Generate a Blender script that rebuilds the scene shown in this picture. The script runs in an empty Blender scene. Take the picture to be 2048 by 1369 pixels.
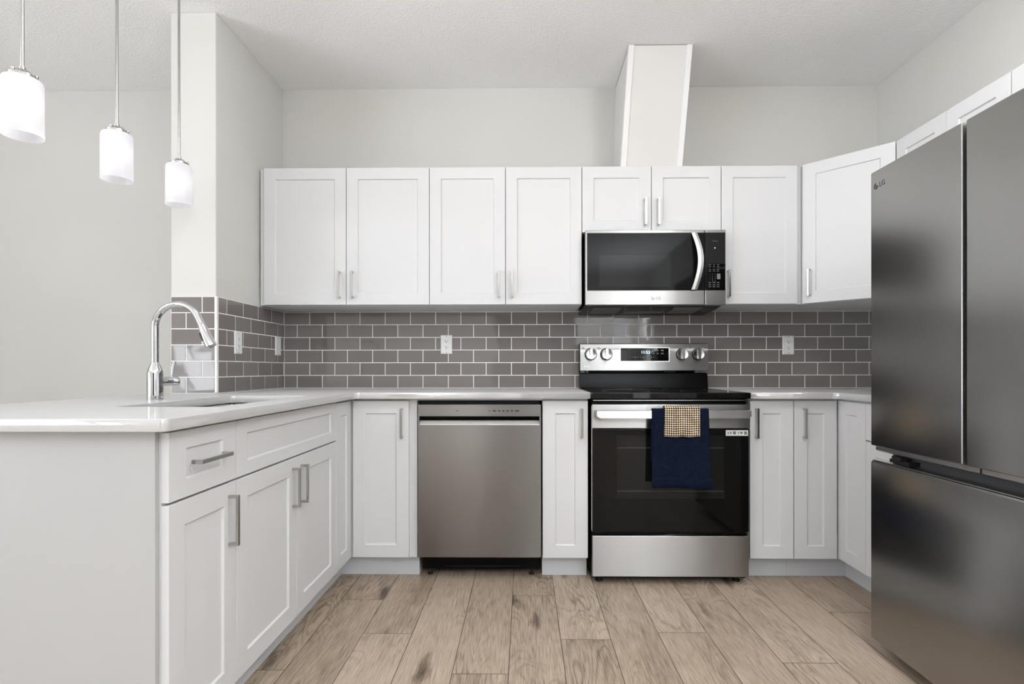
import bpy, bmesh, math, random
from mathutils import Vector, Matrix, Euler
random.seed(7)
PI = math.pi
S = bpy.context.scene
COL = S.collection

# ------------------------------------------------------------ camera
FPX, CXP, CYP = 1062.575, 1036.095, 738.756
H_CAM, YAW, ROLL = 1.0378, 0.012, -0.0008
cd = bpy.data.cameras.new('camera')
cam = bpy.data.objects.new('camera', cd); COL.objects.link(cam)
cd.sensor_width = 36; cd.lens = FPX / 2048 * 36
cd.shift_x = -(CXP - 1024) / 2048; cd.shift_y = (CYP - 684.5) / 2048
cd.clip_start = 0.02
cam.matrix_world = Matrix.Translation((0, 0, H_CAM)) @ Matrix.Rotation(YAW, 4, 'Z') @ Matrix.Rotation(PI/2, 4, 'X') @ Matrix.Rotation(ROLL, 4, 'Z')
S.camera = cam

# ------------------------------------------------------------ world, exposure
w = bpy.data.worlds.new('world'); S.world = w; w.use_nodes = True
w.node_tree.nodes['Background'].inputs[0].default_value = (0.75, 0.82, 0.9, 1)
w.node_tree.nodes['Background'].inputs[1].default_value = 1.0
S.view_settings.view_transform = 'Standard'; S.view_settings.look = 'None'
S.view_settings.gamma = 1; S.view_settings.use_curve_mapping = False
S.view_settings.exposure = 0.03

def area(name, loc, rot, sx, sy, power, col=(1, 1, 1), shape='RECTANGLE', spread=PI):
    l = bpy.data.lights.new(name, 'AREA'); l.shape = shape; l.size = sx
    if shape == 'RECTANGLE': l.size_y = sy
    l.energy = power; l.color = col; l.spread = spread
    o = bpy.data.objects.new(name, l); COL.objects.link(o); o.location = loc; o.rotation_euler = rot
    return o
# daylight through the low window and sidelight, plus two added, unseen window fills
DAY = (0.915, 0.968, 1.04)
UP = 1.15   # tilts the added right-hand fill upward to brighten the ceiling
area('daylight_low_window', (-4.93, -3.0, 1.0), (0, -PI/2 - .5, 0), .85, 1.0, 26, DAY)
area('daylight_sidelight', (1.87, -3.60, 1.15), (PI/2 + .3, 0, 0), 0.26, 1.9, 5, DAY)
area('added_left_fill', (-4.90, -.6, 1.30), (0, -PI/2 - .72, 0), 1.7, 2.6, 120, DAY, spread=2.5)  # unseen window light added to fill the room from the left
area('added_right_fill', (2.05, -2.2, 1.40), (0, PI/2 + UP, 0), 1.0, 1.9, 235, DAY, spread=2.5)  # unseen window light added to lift the ceiling brightness

# ------------------------------------------------------------ materials
def new_mat(name):
    m = bpy.data.materials.new(name); m.use_nodes = True
    nt = m.node_tree; b = nt.nodes['Principled BSDF']
    return m, nt, b
def N(nt, typ, **kw):
    n = nt.nodes.new(typ)
    for k, v in kw.items():
        if k.startswith('i_'): n.inputs[int(k[2:])].default_value = v
        else: setattr(n, k, v)
    return n
def noise_bump(nt, b, scale, strength, dist=0.002, detail=4, vec=None, coord='Object'):
    tc = N(nt, 'ShaderNodeTexCoord'); n = N(nt, 'ShaderNodeTexNoise')
    n.inputs['Scale'].default_value = scale; n.inputs['Detail'].default_value = detail
    src = tc.outputs[coord]
    if vec:
        mp = N(nt, 'ShaderNodeMapping'); mp.inputs['Scale'].default_value = vec
        nt.links.new(src, mp.inputs[0]); src = mp.outputs[0]
    nt.links.new(src, n.inputs['Vector'])
    bp = N(nt, 'ShaderNodeBump'); bp.inputs['Strength'].default_value = strength; bp.inputs['Distance'].default_value = dist
    nt.links.new(n.outputs[0], bp.inputs['Height']); nt.links.new(bp.outputs[0], b.inputs['Normal'])
    return n
def simple(name, col, rough=0.5, metal=0.0, bump=None, spec=None, coat=0, vary=0.02):
    m, nt, b = new_mat(name)
    b.inputs['Roughness'].default_value = rough; b.inputs['Metallic'].default_value = metal
    if spec is not None: b.inputs['Specular IOR Level'].default_value = spec
    if coat: b.inputs['Coat Weight'].default_value = coat; b.inputs['Coat Roughness'].default_value = 0.05
    tc = N(nt, 'ShaderNodeTexCoord'); n = N(nt, 'ShaderNodeTexNoise'); n.inputs['Scale'].default_value = 3.0
    r = N(nt, 'ShaderNodeValToRGB')
    r.color_ramp.elements[0].position = 0.3; r.color_ramp.elements[1].position = 0.7
    r.color_ramp.elements[0].color = tuple(c * (1 - vary) for c in col) + (1,)
    r.color_ramp.elements[1].color = tuple(min(1, c * (1 + vary)) for c in col) + (1,)
    nt.links.new(tc.outputs['Object'], n.inputs['Vector']); nt.links.new(n.outputs[0], r.inputs[0]); nt.links.new(r.outputs[0], b.inputs['Base Color'])
    if bump: noise_bump(nt, b, *bump)
    return m
ROT = 0.25
def brushed(name, col, rough, streak=(1, 1, 60), bump=0.004, aniso=1.0, tang=None):
    """brushed steel: grain lines along one direction"""
    m, nt, b = new_mat(name)
    b.inputs['Metallic'].default_value = 1.0; b.inputs['Roughness'].default_value = rough
    b.inputs['Base Color'].default_value = col + (1,)
    if aniso:
        b.inputs['Anisotropic'].default_value = aniso; tg = N(nt, 'ShaderNodeTangent', direction_type='RADIAL', axis='Z'); nt.links.new(tg.outputs[0], b.inputs['Tangent'])
        b.inputs['Anisotropic Rotation'].default_value = ROT
    tc = N(nt, 'ShaderNodeTexCoord'); mp = N(nt, 'ShaderNodeMapping'); mp.inputs['Scale'].default_value = streak
    n = N(nt, 'ShaderNodeTexNoise'); n.inputs['Scale'].default_value = 12; n.inputs['Detail'].default_value = 6
    nt.links.new(tc.outputs['Object'], mp.inputs[0]); nt.links.new(mp.outputs[0], n.inputs['Vector'])
    mr = N(nt, 'ShaderNodeMapRange'); mr.inputs[3].default_value = rough * 0.95; mr.inputs[4].default_value = rough * 1.05
    nt.links.new(n.outputs[0], mr.inputs[0]); nt.links.new(mr.outputs[0], b.inputs['Roughness'])
    bp = N(nt, 'ShaderNodeBump'); bp.inputs['Strength'].default_value = bump; bp.inputs['Distance'].default_value = 0.001
    nt.links.new(n.outputs[0], bp.inputs['Height'])
    n2 = N(nt, 'ShaderNodeTexNoise'); n2.inputs['Scale'].default_value = 2.2; n2.inputs['Detail'].default_value = 1
    nt.links.new(tc.outputs['Object'], n2.inputs['Vector'])
    bp2 = N(nt, 'ShaderNodeBump'); bp2.inputs['Strength'].default_value = 0.06; bp2.inputs['Distance'].default_value = 0.02
    nt.links.new(n2.outputs[0], bp2.inputs['Height']); nt.links.new(bp.outputs[0], bp2.inputs['Normal'])
    nt.links.new(bp2.outputs[0], b.inputs['Normal'])
    return m

M = {}
M['wall'] = simple('wall_paint', (0.650, 0.643, 0.610), 0.8, bump=(160, 0.05, 0.001), vary=0.01)
M['ceiling'] = simple('ceiling_stipple', (0.90, 0.90, 0.90), 0.9, bump=(85, 0.55, 0.006, 6), vary=0.01)
M['white'] = simple('cabinet_white', (0.695, 0.695, 0.70), 0.5, spec=0.28, bump=(30, 0.015, 0.001), vary=0.008)
M['hall'] = simple('hallway_painted_dim', (0.06, 0.055, 0.05), 0.8)  # near-black stands for the lack of light in the hallway
M['panel'] = simple('shaded_end_panel', (0.455, 0.452, 0.444), 0.6, vary=0.006)  # off-white, darkened further to stand for the weak light on this face
M['toe'] = simple('toe_kick_laminate', (0.66, 0.68, 0.71), 0.4, vary=0.02)
M['chase'] = simple('chase_paint', (0.70, 0.69, 0.67), 0.6, vary=0.01)
M['chase_trim'] = simple('chase_trim_paint', (0.80, 0.80, 0.795), 0.5, vary=0.01)
M['plastic'] = simple('white_plastic', (0.82, 0.82, 0.81), 0.3, vary=0.01)
M['grout'] = simple('grout', (0.93, 0.91, 0.88), 0.85, bump=(200, 0.2, 0.0005), vary=0.03)
M['nickel'] = brushed('brushed_nickel', (0.50, 0.495, 0.48), 0.2, (40, 40, 1), aniso=0)
M['chrome'] = simple('chrome', (0.62, 0.62, 0.63), 0.04, 1.0, vary=0.005)
M['steel'] = brushed('stainless_steel', (0.41, 0.405, 0.397), 0.30, (1, 1, 45))
M['steel_dw'] = brushed('dishwasher_steel', (0.30, 0.296, 0.292), 0.28, (1, 1, 45))
M['handle_steel'] = brushed('handle_steel', (0.52, 0.515, 0.51), 0.25, (1, 1, 45))
M['steel_bright'] = brushed('bright_steel_lip', (0.85, 0.85, 0.84), 0.35, (1, 1, 45), aniso=0)
M['fridge'] = brushed('black_stainless', (0.37, 0.367, 0.36), 0.23, (1, 1, 50), bump=0.006, aniso=0.4)
M['fridge_side'] = simple('fridge_side_paint', (0.075, 0.075, 0.078), 0.45)
M['fridge_trim'] = brushed('fridge_edge', (0.55, 0.54, 0.53), 0.35, (1, 1, 40), aniso=0)
M['black'] = simple('black_enamel', (0.004, 0.004, 0.004), 0.2, spec=.10)
M['matte_black'] = simple('matte_black', (0.012, 0.012, 0.012), 0.6)
M['glass_black'] = simple('black_glass', (0.003, 0.003, 0.003), 0.03, spec=0.22)
M['mw_glass'] = simple('microwave_black_glass', (0.006, 0.006, 0.006), 0.04, spec=0.10)
M['oven_window'] = simple('oven_window_glass', (0.008, 0.008, 0.0075), 0.04, spec=0.24)
M['mw_window'] = simple('microwave_window', (0.014, 0.014, 0.0142), 0.06, spec=0.11)
M['grey_mark'] = simple('grey_marks', (0.16, 0.16, 0.16), 0.6)
M['dark_mark'] = simple('dark_marks', (0.035, 0.035, 0.035), 0.5)
M['light_mark'] = simple('light_marks', (0.75, 0.75, 0.74), 0.5)
M['rack'] = simple('rack_metal', (0.10, 0.10, 0.095), 0.4)
M['filter'] = simple('grease_filter', (0.42, 0.42, 0.41), 0.5, 0.0, bump=(400, 0.8, 0.002))
M['sink'] = brushed('sink_steel', (0.5, 0.5, 0.49), 0.25, (1, 30, 1), aniso=0)
M['slot'] = simple('socket_slots', (0.03, 0.03, 0.03), 0.6)

def quartz():
    m, nt, b = new_mat('white_quartz')
    tc = N(nt, 'ShaderNodeTexCoord')
    n = N(nt, 'ShaderNodeTexNoise'); n.inputs['Scale'].default_value = 220; n.inputs['Detail'].default_value = 3
    r = N(nt, 'ShaderNodeValToRGB'); r.color_ramp.elements[0].position = 0.32; r.color_ramp.elements[1].position = 0.5
    r.color_ramp.elements[0].color = (0.56, 0.56, 0.555, 1); r.color_ramp.elements[1].color = (0.585, 0.585, 0.58, 1)
    nt.links.new(tc.outputs['Object'], n.inputs['Vector']); nt.links.new(n.outputs[0], r.inputs[0]); nt.links.new(r.outputs[0], b.inputs['Base Color'])
    df = N(nt, 'ShaderNodeBsdfDiffuse'); gl = N(nt, 'ShaderNodeBsdfGlossy'); gl.inputs['Roughness'].default_value = 0.05
    mx = N(nt, 'ShaderNodeMixShader'); mx.inputs[0].default_value = 0.2
    nt.links.new(r.outputs[0], df.inputs[0]); nt.links.new(df.outputs[0], mx.inputs[1]); nt.links.new(gl.outputs[0], mx.inputs[2])
    nt.links.new(mx.outputs[0], nt.nodes['Material Output'].inputs['Surface'])
    return m
M['quartz'] = quartz()

def tile_mat():
    m, nt, b = new_mat('glazed_tile')
    at = N(nt, 'ShaderNodeAttribute'); at.attribute_name = 'rnd'
    r = N(nt, 'ShaderNodeValToRGB')
    r.color_ramp.elements[0].color = (0.190, 0.170, 0.160, 1); r.color_ramp.elements[1].color = (0.228, 0.205, 0.194, 1)
    nt.links.new(at.outputs['Fac'], r.inputs[0]); nt.links.new(r.outputs[0], b.inputs['Base Color'])
    b.inputs['Roughness'].default_value = 0.05
    noise_bump(nt, b, 9, 0.25, 0.004, 1)
    return m
M['tile'] = tile_mat()

def floor_mat():
    m, nt, b = new_mat('oak_plank')
    uv = N(nt, 'ShaderNodeUVMap'); uv.uv_map = 'UVMap'
    at = N(nt, 'ShaderNodeAttribute'); at.attribute_name = 'rnd'
    def mapp(sc):
        mp = N(nt, 'ShaderNodeMapping'); mp.inputs['Scale'].default_value = sc; nt.links.new(uv.outputs[0], mp.inputs[0]); return mp
    def mth(op, a, bb=None, c=None):
        n = N(nt, 'ShaderNodeMath', operation=op)
        for i, v in enumerate((a, bb, c)):
            if v is None: continue
            if isinstance(v, (int, float)): n.inputs[i].default_value = v
            else: nt.links.new(v, n.inputs[i])
        return n.outputs[0]
    # fine pores along the plank
    fine = N(nt, 'ShaderNodeTexNoise'); fine.inputs['Scale'].default_value = 1; fine.inputs['Detail'].default_value = 5; fine.inputs['Roughness'].default_value = 0.65
    nt.links.new(mapp((230, 9, 1)).outputs[0], fine.inputs['Vector'])
    # growth rings: contour lines of a smooth stretched field
    field = N(nt, 'ShaderNodeTexNoise'); field.inputs['Scale'].default_value = 1; field.inputs['Detail'].default_value = 2.5; field.inputs['Roughness'].default_value = 0.45
    field.inputs['Distortion'].default_value = 0.6
    nt.links.new(mapp((7.5, 1.7, 1)).outputs[0], field.inputs['Vector'])
    rings = mth('SINE', mth('MULTIPLY', field.outputs[0], 95.0))
    rings = mth('POWER', mth('MULTIPLY_ADD', rings, 0.5, 0.5), 3.0)
    gate = N(nt, 'ShaderNodeTexNoise'); gate.inputs['Scale'].default_value = 1; gate.inputs['Detail'].default_value = 1
    nt.links.new(mapp((3.5, 1.1, 1)).outputs[0], gate.inputs['Vector'])
    g = N(nt, 'ShaderNodeMapRange'); g.inputs[1].default_value = 0.42; g.inputs[2].default_value = 0.66
    nt.links.new(gate.outputs[0], g.inputs[0])
    rings = mth('MULTIPLY', rings, g.outputs[0])
    # knots and their dark halo
    vo = N(nt, 'ShaderNodeTexVoronoi'); vo.inputs['Scale'].default_value = 1; vo.inputs['Randomness'].default_value = 1
    mpv = mapp((5.0, 1.5, 1))
    dn = N(nt, 'ShaderNodeTexNoise'); dn.inputs['Scale'].default_value = 4; dn.inputs['Detail'].default_value = 3
    nt.links.new(mpv.outputs[0], dn.inputs['Vector'])
    mx = N(nt, 'ShaderNodeVectorMath', operation='MULTIPLY_ADD'); mx.inputs[1].default_value = (0.35, 0.35, 0)
    nt.links.new(dn.outputs[1], mx.inputs[0]); nt.links.new(mpv.outputs[0], mx.inputs[2]); nt.links.new(mx.outputs[0], vo.inputs['Vector'])
    kn = N(nt, 'ShaderNodeMapRange', interpolation_type='SMOOTHERSTEP'); kn.inputs[1].default_value = 0.20; kn.inputs[2].default_value = 0.02
    nt.links.new(vo.outputs[0], kn.inputs[0])
    broad = N(nt, 'ShaderNodeTexNoise'); broad.inputs['Scale'].default_value = 1; broad.inputs['Detail'].default_value = 3
    nt.links.new(mapp((9, 1.4, 1)).outputs[0], broad.inputs['Vector'])
    v = mth('MULTIPLY_ADD', broad.outputs[0], 0.55, 0.24)
    v = mth('MULTIPLY_ADD', fine.outputs[0], 1.35, mth('SUBTRACT', v, 0.625))
    v = mth('MULTIPLY_ADD', rings, -0.30, v)
    v = mth('MULTIPLY_ADD', kn.outputs[0], -0.5, v)
    v = mth('MULTIPLY_ADD', at.outputs['Fac'], 0.16, mth('SUBTRACT', v, 0.06))
    r = N(nt, 'ShaderNodeValToRGB'); cr = r.color_ramp
    cr.elements[0].position = 0.0; cr.elements[0].color = (0.115, 0.085, 0.065, 1)
    cr.elements[1].position = 1.0; cr.elements[1].color = (0.63, 0.52, 0.415, 1)
    e = cr.elements.new(0.30); e.color = (0.25, 0.188, 0.138, 1)
    e = cr.elements.new(0.55); e.color = (0.41, 0.322, 0.245, 1)
    nt.links.new(v, r.inputs[0]); nt.links.new(r.outputs[0], b.inputs['Base Color'])
    b.inputs['Roughness'].default_value = 0.42; b.inputs['Specular IOR Level'].default_value = 0.35
    bp = N(nt, 'ShaderNodeBump'); bp.inputs['Strength'].default_value = 0.12; bp.inputs['Distance'].default_value = 0.001
    nt.links.new(v, bp.inputs['Height']); nt.links.new(bp.outputs[0], b.inputs['Normal'])
    return m
M['floor'] = floor_mat()
M['seam'] = simple('plank_seam', (0.09, 0.065, 0.05), 0.8)

def shade_mat():
    m, nt, b = new_mat('opal_glass')
    out = nt.nodes['Material Output']
    tr = N(nt, 'ShaderNodeBsdfTranslucent'); tr.inputs[0].default_value = (0.93, 0.93, 0.97, 1)
    df = N(nt, 'ShaderNodeBsdfDiffuse'); df.inputs[0].default_value = (0.9, 0.9, 0.93, 1)
    gl = N(nt, 'ShaderNodeBsdfGlossy'); gl.inputs['Roughness'].default_value = 0.1
    a = N(nt, 'ShaderNodeMixShader'); a.inputs[0].default_value = 0.55
    nt.links.new(df.outputs[0], a.inputs[1]); nt.links.new(tr.outputs[0], a.inputs[2])
    fr = N(nt, 'ShaderNodeFresnel'); c = N(nt, 'ShaderNodeMixShader')
    c.inputs[0].default_value = 0.03; nt.links.new(a.outputs[0], c.inputs[1]); nt.links.new(gl.outputs[0], c.inputs[2])
    nt.links.new(c.outputs[0], out.inputs['Surface'])
    return m
M['shade'] = shade_mat()
def emis(name, col, st):
    m, nt, b = new_mat(name)
    b.inputs['Base Color'].default_value = col + (1,)
    b.inputs['Emission Color'].default_value = col + (1,); b.inputs['Emission Strength'].default_value = st
    return m
M['digits'] = emis('clock_digits', (0.55, 0.8, 1.0), 2.2)
M['digits_dim'] = emis('panel_digit', (0.9, 0.95, 1.0), 0.9)
M['bulb'] = emis('lamp_bulb', (1.0, 0.97, 0.92), 1.2)
M['lamp_lens'] = emis('downlight_lens', (1.0, 0.97, 0.93), 9)

def waffle(name, c1, c2, scale, bump):
    m, nt, b = new_mat(name)
    uv = N(nt, 'ShaderNodeUVMap'); uv.uv_map = 'UVMap'
    sp = N(nt, 'ShaderNodeSeparateXYZ'); nt.links.new(uv.outputs[0], sp.inputs[0])
    def s(o):
        a = N(nt, 'ShaderNodeMath', operation='MULTIPLY'); a.inputs[1].default_value = scale; nt.links.new(o, a.inputs[0])
        c = N(nt, 'ShaderNodeMath', operation='SINE'); nt.links.new(a.outputs[0], c.inputs[0])
        d = N(nt, 'ShaderNodeMath', operation='ABSOLUTE'); nt.links.new(c.outputs[0], d.inputs[0]); return d.outputs[0]
    mul = N(nt, 'ShaderNodeMath', operation='MULTIPLY'); nt.links.new(s(sp.outputs[0]), mul.inputs[0]); nt.links.new(s(sp.outputs[1]), mul.inputs[1])
    ns = N(nt, 'ShaderNodeTexNoise'); ns.inputs['Scale'].default_value = 25; nt.links.new(uv.outputs[0], ns.inputs['Vector'])
    ad = N(nt, 'ShaderNodeMath', operation='MULTIPLY_ADD'); ad.inputs[1].default_value = 0.5; nt.links.new(ns.outputs[0], ad.inputs[0]); nt.links.new(mul.outputs[0], ad.inputs[2])
    r = N(nt, 'ShaderNodeValToRGB'); r.color_ramp.elements[0].position = 0.45; r.color_ramp.elements[1].position = 0.72
    r.color_ramp.elements[0].color = c1 + (1,); r.color_ramp.elements[1].color = c2 + (1,)
    nt.links.new(ad.outputs[0], r.inputs[0]); nt.links.new(r.outputs[0], b.inputs['Base Color'])
    b.inputs['Roughness'].default_value = 0.95; b.inputs['Specular IOR Level'].default_value = 0.1
    bp = N(nt, 'ShaderNodeBump'); bp.inputs['Strength'].default_value = bump; bp.inputs['Distance'].default_value = 0.003; bp.invert = True
    nt.links.new(mul.outputs[0], bp.inputs['Height']); nt.links.new(bp.outputs[0], b.inputs['Normal'])
    return m
M['navy'] = waffle('navy_waffle_cloth', (0.011, 0.018, 0.042), (0.003, 0.006, 0.017), 420, 0.9)
M['check'] = waffle('cream_brown_weave', (0.80, 0.66, 0.47), (0.035, 0.018, 0.015), 300, 0.8)

# ------------------------------------------------------------ mesh helpers
def tag(o, label=None, cat=None, group=None, kind=None):
    if label: o['label'] = label
    if cat: o['category'] = cat
    if group: o['group'] = group
    if kind: o['kind'] = kind
    return o
def obj(name, bm, mats, parent=None, loc=(0, 0, 0), rz=0.0, bevel=0, seg=2, smooth=False, label=None):
    me = bpy.data.meshes.new(name); bmesh.ops.recalc_face_normals(bm, faces=bm.faces[:]) if bm.faces else None
    bm.to_mesh(me); bm.free()
    for m in (mats if isinstance(mats, (list, tuple)) else [mats]): me.materials.append(M[m] if isinstance(m, str) else m)
    o = bpy.data.objects.new(name, me); COL.objects.link(o)
    o.parent = parent; o.location = loc; o.rotation_euler = (0, 0, rz)
    if bevel:
        md = o.modifiers.new('bevel', 'BEVEL'); md.width = bevel; md.segments = seg; md.limit_method = 'ANGLE'; md.angle_limit = math.radians(35)
        md.harden_normals = True; smooth = smooth or 'auto'
    if smooth:
        for p in me.polygons: p.use_smooth = True
        if smooth == 'auto' or smooth == 'sharp':
            try: me.set_sharp_from_angle(angle=math.radians(35))
            except Exception: pass
    if label: o['label'] = label
    return o
def empty(name, loc=(0, 0, 0), rz=0.0, **kw):
    o = bpy.data.objects.new(name, None); COL.objects.link(o); o.location = loc; o.rotation_euler = (0, 0, rz)
    o.empty_display_size = 0.05
    return tag(o, **kw)
def box(bm, x0, x1, y0, y1, z0, z1, mi=0):
    vs = [bm.verts.new((x, y, z)) for z in (z0, z1) for y in (y0, y1) for x in (x0, x1)]
    for f in ((0, 2, 3, 1), (4, 5, 7, 6), (0, 1, 5, 4), (2, 6, 7, 3), (0, 4, 6, 2), (1, 3, 7, 5)):
        fc = bm.faces.new([vs[i] for i in f]); fc.material_index = mi
    return vs
def B(*a):
    bm = bmesh.new(); box(bm, *a); return bm
def prism(bm, pts, z0, z1, mi=0):
    a = [bm.verts.new((x, y, z0)) for x, y in pts]; b = [bm.verts.new((x, y, z1)) for x, y in pts]; n = len(pts)
    bm.faces.new(a[::-1]).material_index = mi; bm.faces.new(b).material_index = mi
    for i in range(n): bm.faces.new((a[i], a[(i+1) % n], b[(i+1) % n], b[i])).material_index = mi
def profile_x(bm, pts, x0, x1, mi=0):
    """polygon in (y, z) extruded along x"""
    a = [bm.verts.new((x0, y, z)) for y, z in pts]; b = [bm.verts.new((x1, y, z)) for y, z in pts]; n = len(pts)
    bm.faces.new(a).material_index = mi; bm.faces.new(b[::-1]).material_index = mi
    for i in range(n): bm.faces.new((a[i], b[i], b[(i+1) % n], a[(i+1) % n])).material_index = mi
def lathe(bm, prof, seg=32, mat=Matrix.Identity(4), cap=True, mi=0):
    rings = []
    for r, z in prof:
        rings.append([bm.verts.new(mat @ Vector((r*math.cos(2*PI*i/seg), r*math.sin(2*PI*i/seg), z))) for i in range(seg)])
    for a, b in zip(rings, rings[1:]):
        for i in range(seg): bm.faces.new((a[i], a[(i+1) % seg], b[(i+1) % seg], b[i])).material_index = mi
    if cap:
        bm.faces.new(rings[0][::-1]).material_index = mi; bm.faces.new(rings[-1]).material_index = mi
def frame_to(p, d):
    return Matrix.Translation(p) @ Vector(d).normalized().to_track_quat('Z', 'Y').to_matrix().to_4x4()
def tube(bm, pts, r, seg=20, radii=None, mi=0):
    pts = [Vector(p) for p in pts]; rings = []
    up = Vector((0, 1, 0))
    for i, p in enumerate(pts):
        t = (pts[min(i+1, len(pts)-1)] - pts[max(i-1, 0)]).normalized()
        s = t.cross(up)
        if s.length < 1e-3: s = t.cross(Vector((1, 0, 0)))
        s.normalize(); u = s.cross(t)
        rr = radii[i] if radii else r
        rings.append([bm.verts.new(p + (s*math.cos(2*PI*k/seg) + u*math.sin(2*PI*k/seg))*rr) for k in range(seg)])
    for a, b in zip(rings, rings[1:]):
        for i in range(seg): bm.faces.new((a[i], a[(i+1) % seg], b[(i+1) % seg], b[i])).material_index = mi
    bm.faces.new(rings[0]).material_index = mi; bm.faces.new(rings[-1][::-1]).material_index = mi
def arc(cx, cy, r, a0, a1, n=8):
    return [(cx + r*math.cos(math.radians(a0 + (a1-a0)*i/n)), cy + r*math.sin(math.radians(a0 + (a1-a0)*i/n))) for i in range(n+1)]
def curve_mesh(cu):
    o = bpy.data.objects.new('tmp', cu); COL.objects.link(o)
    dg = bpy.context.evaluated_depsgraph_get()
    me = bpy.data.meshes.new_from_object(o.evaluated_get(dg))
    bpy.data.objects.remove(o); bpy.data.curves.remove(cu)
    return me
def plate(name, outline, holes, z0, z1, mat, bev=0.002, parent=None):
    cu = bpy.data.curves.new('c', 'CURVE'); cu.dimensions = '2D'; cu.fill_mode = 'BOTH'
    for pl in [outline] + holes:
        sp = cu.splines.new('POLY'); sp.points.add(len(pl) - 1)
        for i, (x, y) in enumerate(pl): sp.points[i].co = (x, y, 0, 1)
        sp.use_cyclic_u = True
    cu.extrude = (z1 - z0)/2 - bev; cu.bevel_depth = bev; cu.bevel_resolution = 1; cu.offset = -bev
    me = curve_mesh(cu); me.name = name; me.materials.clear(); me.materials.append(M[mat])
    o = bpy.data.objects.new(name, me); COL.objects.link(o); o.location = (0, 0, (z0 + z1)/2); o.parent = parent
    return o
def text_bm(txt, size, mat4, extrude=0.0003, mi=0, bm=None, spacing=1.0):
    """text as mesh: local x right, y up, facing +z; placed with mat4"""
    cu = bpy.data.curves.new('t', 'FONT'); cu.body = txt; cu.size = size; cu.extrude = extrude; cu.align_x = 'CENTER'; cu.align_y = 'CENTER'
    cu.space_character = spacing; cu.resolution_u = 3
    me = curve_mesh(cu); me.transform(mat4)
    bm = bm or bmesh.new(); n0 = len(bm.faces); bm.from_mesh(me); bpy.data.meshes.remove(me)
    bm.faces.ensure_lookup_table()
    for f in bm.faces[n0:]: f.material_index = mi
    return bm
FRONT = lambda x, y, z: Matrix.Translation((x, y, z)) @ Matrix.Rotation(PI/2, 4, 'X')      # faces -Y

# ------------------------------------------------------------ measured positions
D = 3.224; XL = -1.470; XR = 2.127; YC = 2.516; XC = -1.687; ZCEIL = 2.743; ZC = 0.924
XW, YB = -5.0, -3.7     # far left wall and rear wall, behind the camera
# ------------------------------------------------------------ setting
def struct(name, bm, m, **k):
    o = obj(name, bm, m, **k); o['kind'] = 'structure'; return o
bm = bmesh.new(); uvl = None
def build_floor():
    bm = bmesh.new(); uvl = bm.loops.layers.uv.new('UVMap'); rl = bm.faces.layers.float.new('rnd')
    box(bm, XW, XR, YB, D, -0.06, -0.0016, 1)
    W, L = 0.193, 1.29; known = {-6: 1.822, -5: 2.383, -4: 2.078, -3: 2.95, -2: 1.806, -1: 2.433, 0: 2.04, 1: 2.70, 2: 2.098, 3: 2.62, 4: 1.885, 5: 2.80, 6: 2.278}
    k0 = int((XW - 0.138)//W); k1 = int((XR - 0.138)//W)
    for k in range(k0, k1 + 1):
        xa, xb = max(XW, 0.138 + k*W), min(XR, 0.138 + (k+1)*W)
        off = known.get(k, random.uniform(1.5, 2.7))
        n = -6
        while True:
            ya, yb = off + n*L, off + (n+1)*L
            n += 1
            if ya > D: break
            if yb < YB: continue
            ya, yb = max(ya, YB), min(yb, D); g = 0.0013
            top = [(xa+g, ya+g), (xb-g, ya+g), (xb-g, yb-g), (xa+g, yb-g)]
            vs = [bm.verts.new((x, y, 0)) for x, y in top]
            f = bm.faces.new(vs); f[rl] = random.random()
            ou, ov = random.uniform(0, 50), random.uniform(0, 50); fl = random.random() < .5
            for lp in f.loops:
                c = lp.vert.co; lp[uvl].uv = (ou + (c.x - xa), ov + (c.y if not fl else -c.y))
    return bm
struct('floor', build_floor(), ['floor', 'seam'])
struct('ceiling', B(XW, XR, YB, D, ZCEIL, ZCEIL + 0.1), 'ceiling')
struct('wall_back', B(XW - .1, XR + .12, D, D + .12, -0.06, ZCEIL + .1), 'wall')
struct('wall_left', B(XC, XL, YC, D, 0, ZCEIL), 'wall', bevel=0.004)
def wall_with_hole(axis, c0, c1, a0, a1, holes):
    """wall slab with rectangular openings; holes = [(u0,u1,z0,z1)] sorted, not overlapping in u"""
    bm = bmesh.new(); zt, zb = ZCEIL + .1, -0.06
    def q(u0, u1, z0, z1):
        if u1 - u0 < 1e-4 or z1 - z0 < 1e-4: return
        if axis == 'y': box(bm, u0, u1, c0, c1, z0, z1)
        else: box(bm, c0, c1, u0, u1, z0, z1)
    u = a0
    for (h0, h1, z0, z1) in holes:
        q(u, h0, zb, zt); q(h0, h1, zb, z0); q(h0, h1, z1, zt); u = h1
    q(u, a1, zb, zt)
    return bm
struct('wall_rear', wall_with_hole('y', YB - .12, YB, XW - .1, XR + .12, [(-.6, 1.0, 0, 2.4), (1.74, 2.0, .1, 2.2)]), 'wall')
struct('wall_far_left', wall_with_hole('x', XW - .12, XW, YB, D, [(-3.55, -2.45, .55, 1.45), (-1.95, .75, .45, 2.4)]), 'wall')
struct('wall_right', wall_with_hole('x', XR, XR + .12, YB - .1, D, [(-3.2, -1.2, .9, 1.95)]), 'wall')
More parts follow.
